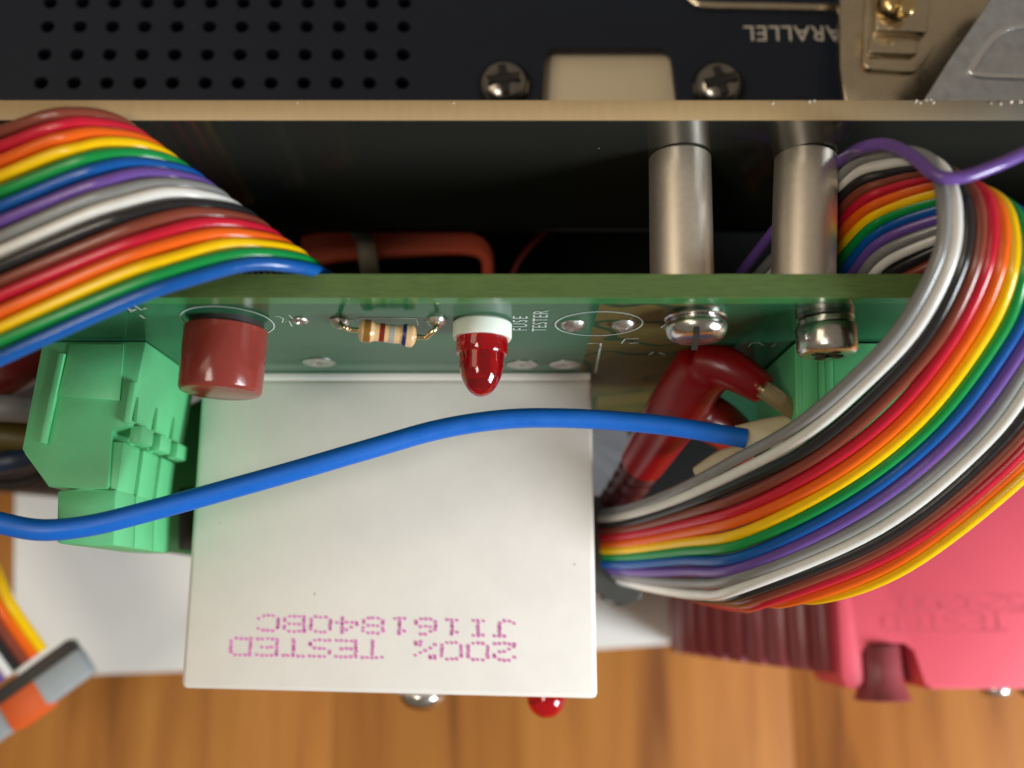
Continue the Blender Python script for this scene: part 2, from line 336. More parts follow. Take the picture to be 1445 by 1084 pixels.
# ------------------------------------------------------------------ components on the board
b0 = on(319, 455); zb = 1.77; xb = b0.x
t = thing('push_button', 'dull maroon round push button cap on the board left of the resistor', 'button')
bm = BM(); lathe(bm, (xb, YB, zb), NB, [(0, .30), (.06, .30)], 40); obj('button_stem', bm, 'darkplug', t)
bm = BM(); lathe(bm, (xb, YB, zb), (-.035, -1, 0), [(.05, .322), (.06, .337), (.30, .337), (.56, .333), (.585, .318), (.592, .29), (.594, 0)], 56); obj('button_cap', bm, 'maroon', t, 50)

t = thing('resistor', 'beige resistor with coloured bands and bent leads beside the white collared LED', 'resistor')
A = PY(505, 466, 2.12); B = PY(588, 475, 2.09); ax = (B - A); Ln = ax.length
def rr(s):
    s = max(0, min(1, s)); e = min(s, 1 - s)
    return .088 if .06 <= e < .2 else (.072 if e >= .2 else .088 * math.sqrt(max(0, 1 - ((.06 - e) / .06) ** 2)))
prof = []
for k in range(61):
    s = k / 60; e = min(s, 1 - s)
    if e < .10: r = .092 * math.sqrt(max(0, 1 - ((.10 - e) / .10) ** 2))
    elif e < .2: r = .092
    elif e < .28: r = .092 - .018 * (e - .2) / .08
    else: r = .074
    prof.append((s * Ln, r))
bm = BM(); lathe(bm, A, ax, prof, 28, False); body = obj('resistor_body', bm, 'beigebody', t, 60)
for s0, s1, m in ((.10, .22, 'bandgold'), (.36, .45, 'bandred'), (.53, .62, 'bandgrey'), (.745, .82, 'bandblue')):
    bm = BM(); q = [(tt, r + .0025) for tt, r in prof if s0 <= tt / Ln <= s1]; lathe(bm, A, ax, [(q[0][0], q[0][1] - .004)] + q + [(q[-1][0], q[-1][1] - .004)], 28, False)
    obj('color_band', bm, m, body, 60, label={'bandgold': 'gold band', 'bandred': 'red band', 'bandgrey': 'grey band', 'bandblue': 'blue band'}[m])
for pp_ in ([A + ax * .02, A - ax.normalized() * .06, PY(486, 462, 2.13), PY(480, 457, 2.19), on(479, 453)], [B - ax * .02, B + ax.normalized() * .07, PY(606, 472, 2.10), PY(615, 463, 2.15), on(617, 451)]):
    bm = BM(); tube(bm, catmull(pp_, 8), .021, 10); obj('lead', bm, 'gold', t, 60)

def led(name, x, y, z, label, tilt=-.02, collar=True):
    t = thing(name, label, 'LED'); d = Vector((tilt, -1, 0))
    if collar:
        bm = BM(); lathe(bm, (x, y, z), d, [(0, .225), (.02, .243), (.125, .243), (.145, .235), (.146, .0)], 48); obj('collar', bm, 'collar', t)
    y2 = .14 if collar else 0
    pr = [(y2, .212), (y2 + .12, .212), (y2 + .135, .203), (y2 + .137, .188), (y2 + .19, .182)]
    for k in range(1, 11):
        a = math.pi / 2 * k / 10; pr.append((y2 + .19 + .295 * math.sin(a), max(.182 * math.cos(a), 0 if k == 10 else .001)))
    bm = BM(); lathe(bm, (x, y, z), d, pr, 48); obj('lens', bm, 'lens', t, 50)
    bm = BM(); lathe(bm, (x - .05, y, z), d, [(y2 + .03, .045), (y2 + .26, .045), (y2 + .30, .08), (y2 + .31, .0)], 12); box(bm, (x + .07, y - y2 - .16, z), (.05, .24, .03)); obj('lead_frame', bm, 'ledcore', t)
led('indicator_lamp', on(681, 455).x, YB, 1.80, 'bright red dome LED in a white collar above the white box')
# ---- standoffs and their screws
YA = 3.59                                    # face of the acrylic sheet
def standoff(px0, px1, label):
    p0 = PY(px0, 205, YA - .0); p1 = PY(px1, 380, YK); zc = 2.06
    a = Vector((p0.x, YA, zc)); b = Vector((p1.x, YK + .015, zc)); bm = BM()
    R_ = .255
    lathe(bm, b, a - b, [(0, R_ - .012), (.012, R_), ((a - b).length - .014, R_), ((a - b).length, R_ - .012)], 48)
    tag(obj('standoff', bm, 'standoff', None, 40), label, 'standoff', 'metal standoffs between the board and the acrylic sheet')
    return b
sa = standoff(966, 980, 'metal standoff near the middle, farther from the rainbow ribbon loop')
sb = standoff(1149, 1163, 'metal standoff touching the back of the right rainbow ribbon')
zc = 2.02
t = thing('slotted_screw', 'slotted round head screw with washer above the red rubber boot', 'screw', 'screws through the board into the standoffs')
c = Vector((on(981, 445).x, YB, zc))
bm = BM(); lathe(bm, c, NB, [(0, .245), (.035, .25), (.045, .24), (.05, .1)], 40); obj('washer', bm, 'steel', t)
bm = BM(); lathe(bm, c, NB, [(.05, .20), (.07, .20), (.08, .24), (.10, .254), (.13, .25), (.17, .232), (.20, .20), (.212, .15), (.217, .08), (.219, 0)], 40); h = obj('screw_head', bm, 'steel', t, 50)
bm = BM(); box(bm, c + Vector((-.01, -.205, 0)), (.05, .05, .50), 0, Matrix.Rotation(math.radians(-8), 3, 'Y')); obj('slot', bm, 'slot', h)
t = thing('cheese_head_screw', 'tall cylindrical head screw with spring washer above the right green terminal block', 'screw', 'screws through the board into the standoffs')
c = Vector((on(1163, 445).x, YB, zc))
bm = BM(); lathe(bm, c, NB, [(0, .225), (.04, .228), (.045, .2)], 40); obj('washer', bm, 'steel', t)
bm = BM(); lathe(bm, c, (.04, -1, .02), [(.05, .2), (.055, .215), (.10, .215), (.105, .19)], 40); obj('spring_washer', bm, 'steel', t)
bm = BM(); lathe(bm, c, NB, [(.11, .235), (.12, .24), (.29, .235), (.325, .218), (.335, .19), (.337, .0)], 40); h = obj('screw_head', bm, 'steel', t, 50)
bm = BM()
for a in (20, 110): box(bm, c + Vector((0, -.32, 0)), (.06, .05, .26), 0, Matrix.Rotation(math.radians(a), 3, 'Y'))
obj('cross_recess', bm, 'slot', h)

# ------------------------------------------------------------------ white relay box with printed text
xw0, xw1 = PZ(270, 750, 0).x, PZ(839, 750, 0).x; yw0 = PZ(500, 979, 0).y
t = thing('relay', 'big cream white box with magenta dotted print mounted below the red LED', 'relay')
bm = BM(); box2(bm, (xw0, yw0, -2.7), (xw1, YB - .075, 0), .05)
for v in bm.verts:
    if v.co.y < 0: v.co.y -= (v.co.x - (xw0 + xw1) / 2) * .024
obj('case', bm, 'cream', t, 60)
bm = BM(); box2(bm, (xw0 + .012, YB - .08, -2.69), (xw1 - .012, YB - .004, -.006), .01); obj('base_plate', bm, 'cream', t, 60)
GL = {'2': "01110 10001 00001 00110 01000 10000 11111", '0': "01110 10001 10001 10001 10001 10001 01110", '%': "11000 11001 00010 00100 01000 10011 00011",
      'T': "11111 00100 00100 00100 00100 00100 00100", 'E': "11111 10000 10000 11110 10000 10000 11111", 'S': "01111 10000 10000 01110 00001 00001 11110",
      'D': "11110 10001 10001 10001 10001 10001 11110", 'J': "00111 00010 00010 00010 00010 10010 01100", 'I': "01110 00100 00100 00100 00100 00100 01110",
      '1': "00100 01100 00100 00100 00100 00100 01110", '6': "00110 01000 10000 11110 10001 10001 01110", '8': "01110 10001 10001 01110 10001 10001 01110",
      '4': "00010 00110 01010 10010 11111 00010 00010", 'B': "11110 10001 10001 11110 10001 10001 11110", 'C': "01110 10001 10000 10000 10000 10001 01110",
      '5': "11111 10000 11110 00001 00001 10001 01110", '9': "01110 10001 10001 01111 00001 00010 01100", ' ': "00000 00000 00000 00000 00000 00000 00000"}
def dots(name, s, pr, pl_, py_top, py_bot, z, m, parent, rdot, slope=0.0):
    """dot matrix print, upside down in the picture: first character at the right; py_top/py_bot = picture rows of glyph bottom/top"""
    a = PZ(pr, py_bot, z); b = PZ(pl_, py_bot + slope, z); h = (PZ(pr, py_top, z) - a).length
    adv = (b - a) / (len(s) - .25); dn = Vector((0, 1, 0))
    for i, ch in enumerate(s):
        if ch == ' ': continue
        bm = BM()
        for r, row in enumerate(GL[ch].split()):
            for k, bit in enumerate(row):
                if bit == '1':
                    p = a + adv * (i + k * .185) + dn * (h * r / 6) + Vector((random.uniform(-.004, .004), random.uniform(-.004, .004), .003))
                    rd = rdot * random.uniform(.85, 1.1)
                    bm.faces.new([bm.verts.new(p + Vector((math.cos(q * math.pi / 4) * rd * 1.08, math.sin(q * math.pi / 4) * rd, 0))) for q in range(8)])
        obj(name, bm, m, parent)
dots('printed_letter', '200% TESTED', 726, 325, 909, 932, 0, 'magenta', t, .0168, -8)
dots('printed_letter', 'JI161840BC', 726, 364, 877, 898, 0, 'magenta', t, .0168, -8)
# screw and second LED that stick out below the relay's front face
t = thing('pan_head_screw', 'shiny domed screw head peeking out below the white box', 'screw')
c = PZ(596, 975, -1.25); bm = BM(); lathe(bm, (c.x, yw0 + .02, -1.25), NB, [(0, .12), (.10, .12), (.105, .24), (.13, .255), (.2, .235), (.26, .18), (.30, .09), (.31, 0)], 36); obj('screw_head', bm, 'steel', t, 50)
t = thing('indicator_lamp', 'red LED dome peeking out below the lower right corner of the white box', 'LED')
c = PZ(771, 985, -1.0); bm = BM(); pr = [(0, .20), (.16, .20)] + [(.16 + .2 * math.sin(math.pi / 20 * k), max(.2 * math.cos(math.pi / 20 * k), 0 if k == 10 else .001)) for k in range(1, 11)]
lathe(bm, (c.x, yw0 + .03, -1.0), NB, pr, 36); obj('lens', bm, 'lens', t, 50)

# ------------------------------------------------------------------ green terminal blocks
zg = 1.2
def G(pts, z=zg): return [PZ(x, y, z) for x, y in pts]
t = thing('terminal_block', 'green pluggable terminal block at left, stepped, under the left rainbow ribbon', 'terminal block', 'green terminal blocks on the board')
D3 = 1.42
prof = G([(60, 482), (31, 634), (36, 641), (68, 687), (120, 690), (152, 690), (156, 606), (182, 600), (206, 482)])
bm = BM(); prism(bm, prof, (0, 0, -D3), .012); hd = obj('header_body', bm, 'green', t)
for a, b, w in (((90, 500), (63, 627), 9), ((190, 540), (181, 598), 9)):
    p, q = PZ(*a, zg), PZ(*b, zg); d = (q - p).normalized(); s = d.cross(Vector((0, 0, 1))) * .028
    bm = BM(); prism(bm, [p + s, q + s, q - s, p - s], (0, 0, .05), .008); obj('ridge', bm, 'green', hd)
ov = G([(76, 482), (66, 600), (176, 596), (196, 482)]); 
bm = BM(); prism(bm, G([(100, 486), (82, 560), (170, 566), (176, 486)]), (0, 0, .02), .006); obj('raised_panel', bm, 'green', hd)
for k in range(3):                                                # three poles receding away from the camera
    z1 = zg - D3 * k / 3 - .012; z0 = zg - D3 * (k + 1) / 3 + .012
    pts = [Vector((p.x, p.y, z1)) for p in G([(118, 689), (80, 692), (78, 765), (88, 768), (124, 770), (160, 770), (163, 690)])]
    bm = BM(); prism(bm, pts, (0, 0, z0 - z1), .02); obj('plug_pole', bm, 'green', t)
    pr_ = G([(182, 560), (212, 560), (207, 606), (168, 608)]); e = pr_[1] - pr_[0]
    q = PZ(183, 590, zg); bm = BM()
    prism(bm, [Vector((p.x, p.y, z1 - .08)) for p in G([(178, 598), (196, 598), (193, 621), (176, 623)])], (0, 0, z0 - z1 + .16), .015); obj('latch_ledge', bm, 'green', t)
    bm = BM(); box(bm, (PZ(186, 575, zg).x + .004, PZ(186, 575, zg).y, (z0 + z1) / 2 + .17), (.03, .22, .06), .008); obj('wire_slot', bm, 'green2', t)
    prl = [Vector((p.x, p.y, z1 - .03)) for p in G([(150, 622), (173, 622), (163, 692), (146, 692)])]
    bm = BM(); prism(bm, prl, (0, 0, z0 - z1 + .06), .02); obj('pole_front', bm, 'green', t)
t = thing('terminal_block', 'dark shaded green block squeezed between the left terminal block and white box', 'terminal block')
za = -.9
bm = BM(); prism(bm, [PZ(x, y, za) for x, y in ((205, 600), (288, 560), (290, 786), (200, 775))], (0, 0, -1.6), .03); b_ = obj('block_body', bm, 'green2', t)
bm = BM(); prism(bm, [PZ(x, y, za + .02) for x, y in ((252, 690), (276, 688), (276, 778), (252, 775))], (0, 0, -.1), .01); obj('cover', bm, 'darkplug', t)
t = thing('terminal_block', 'pale green terminal block behind the tall screw, partly under the right ribbon', 'terminal block', 'green terminal blocks on the board')
bm = BM(); prism(bm, G([(1121, 484), (1300, 484), (1290, 625), (1124, 625)]), (0, 0, -1.4), .015); obj('header_body', bm, 'green', t)
for x, w in ((1166, 5), (1135, 0)):
    if w:
        bm = BM(); p = G([(x - w, 486), (x + w, 486), (x + w + 3, 600), (x - w + 3, 600)]); prism(bm, [v + Vector((0, 0, .02)) for v in p], (0, 0, .05), .008); obj('ridge', bm, 'green', t)
bm = BM(); p = G([(1130, 487), (1152, 487), (1153, 600), (1132, 600)]); prism(bm, [v + Vector((0, 0, .01)) for v in p], (0, 0, .02), .004); obj('raised_panel', bm, 'green', t)

# ------------------------------------------------------------------ wires and ribbon cables
LC = ['brown', 'red', 'orange', 'yellow', 'green', 'blue', 'violet', 'grey', 'white', 'black', 'brown', 'red', 'orange', 'yellow', 'green', 'blue']
t = thing('ribbon_cable', 'rainbow ribbon cable arching over the board from the left, brown wire uppermost', 'ribbon cable', 'rainbow ribbon cables')
for i, cn in enumerate(LC):
    f = i / 15
    def L_(a, b, za, zb): return PZ(a[0] + (b[0] - a[0]) * f, a[1] + (b[1] - a[1]) * f, za + (zb - za) * f)
    Sx = L_((183, 181), (454, 385), 2.80, 2.36)
    P_ = [L_((-190, 272), (-190, 622), 2.3, 2.5), L_((-85, 216), (-85, 551), 2.75, 2.75), L_((0, 187), (0, 506), 2.98, 2.92), L_((46, 169.5), (183, 425), 3.08, 3.0), L_((70, 163.2), (276, 393), 3.10, 2.98), L_((97, 160.5), (352, 374), 3.08, 2.87),
          L_((142, 165), (410, 375), 2.98, 2.68), Sx, Sx + Vector((.03, -.04 + .06 * f, -.35)), Sx + Vector((.0, -.07 + .10 * f, -1.1)), Sx + Vector((-.05, -.1 + .14 * f, -2.4))]
    P_ = [p + Vector((random.uniform(-1, 1), random.uniform(-1, 1), random.uniform(-1, 1))) * .006 for p in P_]
    bm = BM(); tube(bm, catmull(P_, 9), .0515, 12); obj('wire', bm, WM[cn], t, 80, label=cn + ' wire')

RC = ['grey', 'white', 'black', 'brown', 'red', 'orange', 'yellow', 'green', 'blue', 'violet', 'grey', 'white', 'black', 'brown', 'red', 'orange', 'yellow']
def interp(tab, i):
    ks = sorted(tab)
    for a, b in zip(ks, ks[1:]):
        if a <= i <= b:
            s = (i - a) / (b - a); return [u + (v - u) * s for u, v in zip(tab[a], tab[b])]
cols = [  # each: {wire index: (px, py, z)} along the run, from deep behind the board to the end by the white box
    {0: (1020, 440, 0.6), 8: (1060, 520, 0.0), 16: (1080, 600, -.8)},
    {0: (1132, 318, 1.5), 4: (1140, 375, 1.25), 8: (1145, 440, 1.0), 16: (1160, 540, .5)},
    {0: (1198, 238, 2.22), 4: (1198, 301, 1.98), 8: (1198, 373, 1.72), 16: (1230, 480, 1.3)},
    {0: (1250, 217, 2.62), 4: (1250, 266, 2.40), 8: (1250, 321, 2.15), 10: (1250, 352, 2.03), 16: (1300, 430, 1.75)},
    {0: (1300, 219, 2.80), 4: (1330, 247, 2.68), 8: (1358, 284, 2.5), 16: (1420, 370, 2.2)},
    {0: (1322, 244, 2.90), 4: (1374, 262, 2.84), 8: (1428, 293, 2.75), 16: (1530, 352, 2.6)},
    {0: (1331, 300, 2.95), 4: (1400, 302, 2.92), 8: (1458, 338, 2.88), 16: (1580, 400, 2.75)},
    {0: (1322, 370, 2.86), 4: (1393, 378, 2.86), 8: (1457, 405, 2.8), 16: (1590, 470, 2.6)},
    {0: (1268, 466, 2.55), 4: (1345, 477, 2.52), 8: (1425, 481, 2.45), 16: (1558, 545, 2.15)},
    {0: (1190, 545, 2.1), 4: (1260, 580, 2.0), 8: (1330, 608, 1.9), 11: (1392, 624, 1.85), 16: (1441, 674, 1.75)},
    {0: (1120, 604, 1.6), 4: (1160, 660, 1.5), 8: (1200, 710, 1.4), 11: (1240, 746, 1.3), 16: (1280, 800, 1.15)},
    {0: (1045, 645, 1.0), 4: (1050, 717, .85), 8: (1050, 784, .7), 11: (1050, 828, .6), 14: (1085, 848, .5), 16: (1160, 844, .55)},
    {0: (950, 694, .25), 4: (960, 740, .1), 8: (960, 791, -.05), 11: (985, 838, -.15), 14: (1035, 855, -.25), 16: (1095, 835, -.15)},
    {0: (872, 721, -.75), 4: (872, 757, -.85), 8: (872, 797, -.95), 11: (895, 824, -1.0), 14: (950, 836, -1.05), 16: (1010, 806, -1.0)},
    {0: (818, 724, -2.3), 4: (818, 758, -2.3), 8: (818, 792, -2.3), 11: (830, 806, -2.3), 14: (860, 812, -2.3), 16: (900, 796, -2.0)},
]
t = thing('ribbon_cable', 'rainbow ribbon cable looping round the right side and down to the white box', 'ribbon cable', 'rainbow ribbon cables')
for i, cn in enumerate(RC):
    P_ = [PZ(*interp(c_, i)) for c_ in cols]
    for k in range(5):                                  # behind the board: keep clear of its back face
        if P_[k].y < 2.55: P_[k].y = 2.55
    P_ = [p + Vector((random.uniform(-1, 1), random.uniform(-1, 1), random.uniform(-1, 1))) * .007 for p in P_]
    bm = BM(); tube(bm, catmull(P_, 8), .0505, 12); obj('wire', bm, WM[cn], t, 80, label=cn + ' wire')
bm = BM(); P_ = [PZ(1000, 445, .7), PZ(1082, 338, 1.45), PZ(1140, 268, 1.75), PZ(1190, 224, 2.25), PZ(1215, 209, 2.65), PZ(1250, 204, 2.82), PZ(1285, 219, 2.98), PZ(1318, 246, 3.12), PZ(1352, 251, 3.15), PZ(1400, 236, 3.15), PZ(1450, 214, 3.1), PZ(1520, 180, 3.0)]
tag(obj('loose_wire', bm, WM['violet'], None, 80), 'single violet wire split off the right ribbon and crossing over its top', 'wire') if not tube(bm, catmull(P_, 10), .048, 12) else None
bm = BM(); P_ = [PZ(-120, 690, 1.6), PZ(-50, 722, 1.6), PZ(0, 738, 1.6), PZ(60, 748, 1.6), PZ(130, 741, 1.55), PZ(215, 720, 1.5), PZ(310, 694, 1.42), PZ(410, 666, 1.35), PZ(520, 634, 1.28), PZ(620, 606, 1.2), PZ(710, 592, 1.15), PZ(790, 590, 1.1), PZ(870, 594, 1.05), PZ(950, 602, 1.05), PZ(1052, 619, 1.05)]
tube(bm, catmull(P_, 10), .088, 16); t = tag(obj('blue_wire', bm, 'bluew', None, 80), 'thick bright blue insulated wire sagging across the white box', 'wire')
# ---- sleeve at the end of the blue wire
t = thing('crimp_terminal', 'ivory sleeve and white tip where the thick blue wire ends under the ribbon', 'connector')
bm = BM(); A, B = PZ(1041, 616, 1.0), PZ(1150, 604, .9); tube(bm, [A, A.lerp(B, .3), B], [.10, .13, .17], 20, True, .7); obj('sleeve', bm, 'sleeve', t)
bm = BM(); tube(bm, catmull([PZ(985, 668, .2), PZ(1020, 645, .4), PZ(1060, 635, .6)], 6), .07, 10); obj('ferrule', bm, 'sleeve', t)
# ---- red rubber boot
t = thing('test_lead_boot', 'red rubber right angle boot with a metal tip below the slotted screw', 'test lead')
bm = BM()
mp = [PZ(905, 655, -.5), PZ(930, 616, -.1), PZ(958, 572, .35), PZ(985, 530, .7), PZ(1003, 510, .86)]
pts = catmull(mp, 8); n_ = len(pts)
tube(bm, pts, [.235 + .045 * min(1, k / 14) for k in range(n_ - 3)] + [.27, .24, .19], 28)
pts = catmull([PZ(990, 512, .85), PZ(1018, 516, .95), PZ(1050, 532, .98), PZ(1080, 551, .95)], 8); n_ = len(pts)
tube(bm, pts, [.22 - .075 * k / (n_ - 1) for k in range(n_)], 24)
pts = catmull([PZ(960, 575, .3), PZ(1000, 590, .2), PZ(1030, 610, .0), PZ(1050, 640, -.3)], 8); n_ = len(pts)
tube(bm, pts, [.26 - .06 * k / (n_ - 1) for k in range(n_)], 20)
o = obj('boot', bm, 'redrub', t, 60)
rm = o.modifiers.new('weld', 'REMESH'); rm.mode = 'VOXEL'; rm.voxel_size = .022; rm.use_smooth_shade = True
sm = o.modifiers.new('soft', 'SMOOTH'); sm.factor = .5; sm.iterations = 9
mp = catmull([PZ(815, 800, -2.8), PZ(850, 742, -1.9), PZ(880, 696, -1.1), PZ(908, 652, -.5), PZ(920, 633, -.3)], 16)
bm = BM(); tube(bm, mp, [.195 + .022 * math.sin(k * 1.35) for k in range(len(mp))], 24); obj('strain_relief', bm, 'cable', t, 60)
bm = BM(); tube(bm, catmull([PZ(1076, 549, 1.15), PZ(1100, 566, 1.12), PZ(1128, 592, 1.0)], 6), [.085] * 7 + [.08, .075, .07, .06, .05, .04], 14); obj('clear_tip', bm, 'clear', t, 60)
bm = BM(); tube(bm, catmull([PZ(1070, 546, 1.15), PZ(1100, 566, 1.12), PZ(1132, 597, .98)], 6), .03, 8); obj('pin', bm, 'gold', t, 60)

# ------------------------------------------------------------------ acrylic sheet
YAB = 3.75; ZA = PY(722, 170, YA).z; ZA0 = PY(722, 322, YA).z
t = thing('acrylic_sheet', 'dark glossy acrylic strip with a pale sawn upper edge behind the standoffs', 'acrylic sheet')
bm = BM(); box2(bm, (-9, YA, ZA0), (9, YAB, ZA)); obj('sheet', bm, 'acrylic', t)
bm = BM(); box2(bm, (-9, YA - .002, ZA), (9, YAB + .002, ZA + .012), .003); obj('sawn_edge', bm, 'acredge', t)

random.seed(11)
for px in [1140, 1147, 1290, 1297, 1303, 1309, 1316, 1398, 1411, 1424, 1437, 1090, 640, 420]:
    p = PY(px, 147, YAB - random.uniform(.0, .03)); p.z = ZA + .012; bm = BM()
    r_ = random.uniform(.007, .017); n_ = 6
    lathe(bm, p, (0, 0, 1), [(-.004, r_), (.006, r_ * .8), (.010, 0)], n_)
    for v in bm.verts: v.co += Vector((random.uniform(-1, 1) * .8, random.uniform(-1, 1), random.uniform(0, .3))) * r_ * .6
    obj('chip', bm, 'ink', t)
# ------------------------------------------------------------------ equipment panel with vent holes
t = thing('equipment_chassis', 'black painted metal panel with rows of round vent holes behind the acrylic', 'panel')
rows = [116.5, 76.5, 37, 3, -33, -68]; cv = bpy.data.curves.new('panel', 'CURVE'); cv.dimensions = '2D'; cv.fill_mode = 'BOTH'; cv.extrude = .05; cv.bevel_depth = .014; cv.bevel_resolution = 1; cv.resolution_u = 1
def spl(pts):
    s = cv.splines.new('POLY'); s.points.add(len(pts) - 1); s.use_cyclic_u = True
    for q, p in zip(s.points, pts): q.co = (p.x, p.y, 0, 1)
YP0 = 3.82
n0, n1 = PZ(752, 140, 0), PZ(968, 140, 0); n2, n3 = PZ(948, 66, 0), PZ(768, 66, 0)
out = [Vector((-9, YP0, 0)), Vector((n0.x, YP0, 0)), Vector((n3.x, n3.y, 0)), Vector((n2.x, n2.y, 0)), Vector((n1.x + .03, YP0, 0)), Vector((9, YP0, 0)), Vector((9, 9, 0)), Vector((-9, 9, 0))]
spl(rounded(out, [0, .05, .13, .13, .05, 0, 0, 0], 6))
y0_ = PZ(400, 116.5, 0).y; dx = (PZ(568, 116.5, 0).x - PZ(58, 116.5, 0).x) / 11; xs = PZ(58, 116.5, 0).x
for k, r_ in enumerate(rows):
    yy = PZ(400, r_, 0).y
    for j in range(12):
        cx_, rr_ = xs + j * dx, .085
        spl([Vector((cx_ + rr_ * math.cos(a * math.pi / 9), yy + rr_ * math.sin(a * math.pi / 9), 0)) for a in range(18)])
# connector cut-out
e0, e1 = PZ(974, 6, 0), PZ(1192, 12, 0)
ctmp = bpy.data.objects.new('panel', cv); C.objects.link(ctmp)
me = bpy.data.meshes.new_from_object(ctmp.evaluated_get(bpy.context.evaluated_depsgraph_get())); bpy.data.objects.remove(ctmp)
me.materials.clear(); me.materials.append(M['panel'])
po = bpy.data.objects.new('vented_plate', me); C.objects.link(po); po.parent = t; po.location = (0, 0, -.064)
me.shade_smooth(); me.set_sharp_from_angle(angle=math.radians(30))
pA = PZ(1050, 46, .006); pB = PZ(1167, 46, .006)
text('panel_lettering', 'PARALLEL', .262, basis((-1, 0, 0), (0, -1, 0), PZ(1049, 46, .005)), 'ink', t, align='RIGHT', space=1.06)
bm = BM(); box2(bm, (-9, 3.9, -.42), (9, 9, -.40)); obj('dark_backing', bm, 'cavity', t)  # near-black sheet added under the holes to make them dark
bm = BM(); pq = [PZ(745, 150, -.2), PZ(985, 150, -.2), PZ(985, 55, -.2), PZ(750, 55, -.2)]; prism(bm, pq, (0, 0, -.05), .01)
tag(obj('bracket_tab', bm, 'tab'), 'plain beige metal tab showing through the notch between two black screws', 'bracket')
def panel_screw(px, py, label, rot):
    t = thing('panel_screw', label, 'screw', 'cross head screws on the black panel'); c = PZ(px, py, 0); r = .285
    bm = BM(); lathe(bm, c, (0, -.1, 1), [(-.01, r), (.03, r), (.07, r * .95), (.13, r * .8), (.17, r * .6), (.19, r * .3), (.193, 0)], 40); h = obj('screw_head', bm, 'darkscrew', t, 60)
    bm = BM()
    for a in (rot, rot + 90): box(bm, c + Vector((0, -.018, .178)), (.085, .33, .06), .01, Matrix.Rotation(math.radians(a), 3, 'Z'))
    lathe(bm, c + Vector((0, -.018, .14)), (0, 0, 1), [(0, .07), (.069, .09)], 16); obj('cross_recess', bm, 'slot', h)
panel_screw(711, 122, 'cross head black screw left of the beige tab, nearer the vent holes', 8)
panel_screw(1012, 124, 'cross head black screw right of the beige tab, below the white lettering', 15)
# connector shell outline at the top edge, nickel bracket with screw, galvanised plate
t = thing('parallel_port', 'nickel rim of the port above the white lettering, cut by the top edge', 'port')
pts = catmull([PZ(966, -60, .03), PZ(970, -12, .03), PZ(980, 3, .03), PZ(1000, 8, .03), PZ(1090, 10, .03), PZ(1195, 12, .03)], 8); bm = BM(); tube(bm, pts, .045, 10); obj('shell_rim', bm, 'tan', t)
t = thing('connector_bracket', 'tan nickel connector hood with a brass thumb screw near the top right corner', 'bracket')
bm = BM(); p = [PZ(x, y, .35) for x, y in ((1184, -60), (1186, 95), (1193, 150), (1300, 150), (1345, 90), (1438, -60))]; prism(bm, p, (0, 0, -.12), .02); obj('base_plate', bm, 'tan', t)
bm = BM(); prism(bm, rounded([PZ(x, y, .36) for x, y in ((1222, -60), (1216, 100), (1295, 106), (1332, 40), (1342, -60))], .1), (0, 0, .04), .02); obj('boss', bm, 'tan', t, 50)
bm = BM(); prism(bm, [PZ(1226, 50, .42), PZ(1292, 53, .42), PZ(1291, 82, .42), PZ(1222, 80, .42)], (0, 0, .07), .02); prism(bm, [PZ(1230, -60, .40), PZ(1310, -60, .40), PZ(1300, 58, .40), PZ(1228, 55, .40)], (0, 0, .16), .02); obj('clamp', bm, 'tan', t, 50)
bm = BM(); c = PZ(1258, 12, .56); lathe(bm, c, (.1, -.25, 1), [(0, .18), (.10, .18), (.16, .15), (.19, .08), (.195, 0)], 32); h = obj('thumb_screw', bm, 'brass', t, 50)
bm = BM(); lathe(bm, c + Vector((.06, -.1, .14)), (.1, -.35, 1), [(0, .10), (.10, .09), (.12, .05)], 20); obj('screw_tip', bm, 'brass', h, 50)
t = thing('steel_plate', 'grey galvanised steel plate with an embossed outline at the top right corner', 'plate')
def gp(x, y): return PZ(x, y, .85)
bm = BM(); prism(bm, [gp(*q) for q in ((1298, 152), (1340, 85), (1440, -60), (1640, -60), (1640, 152))], (0, 0, -.08), .01); obj('plate', bm, 'galv', t)
bm = BM(); tube(bm, catmull([gp(1560, 116), gp(1445, 110), gp(1390, 108), gp(1370, 103), gp(1374, 92), gp(1392, 65), gp(1412, 46), gp(1445, 38), gp(1560, 34)], 8), .04, 10, True, .9); obj('embossed_ridge', bm, 'ridge', t, 80)

# ------------------------------------------------------------------ near-black case behind / below, added to keep the gap dark
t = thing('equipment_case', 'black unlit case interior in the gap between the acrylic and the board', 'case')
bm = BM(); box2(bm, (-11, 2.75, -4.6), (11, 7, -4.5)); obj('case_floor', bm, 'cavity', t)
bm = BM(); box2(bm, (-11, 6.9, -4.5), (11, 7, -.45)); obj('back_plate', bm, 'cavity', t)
for s in (-1, 1): bm = BM(); box2(bm, (s * 9.2, 2.75, -4.5), (s * 9.3, 6.9, .3)); obj('side_plate', bm, 'cavity', t)  # out-of-view sides added to stop light leaking in
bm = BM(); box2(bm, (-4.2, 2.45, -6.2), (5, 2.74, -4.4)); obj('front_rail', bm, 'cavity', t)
t = thing('wire_bundle', 'blurred orange wire bundle held by a pale tie deep behind the board', 'wire bundle')
zz = -.7
for k in range(5):
    bm = BM(); o_ = k * 13; tube(bm, catmull([PZ(430, 372 - o_ * .6, zz - .1), PZ(480, 362 - o_ * .6, zz + .02 * k), PZ(560, 356 - o_ * .5, zz + .05), PZ(650, 352 - o_ * .35, zz), PZ(684, 362 - o_ * .2, zz - .1), PZ(690, 395, zz - .3)], 8), .07, 10)
    obj('wire', bm, 'orangew', t, 80)
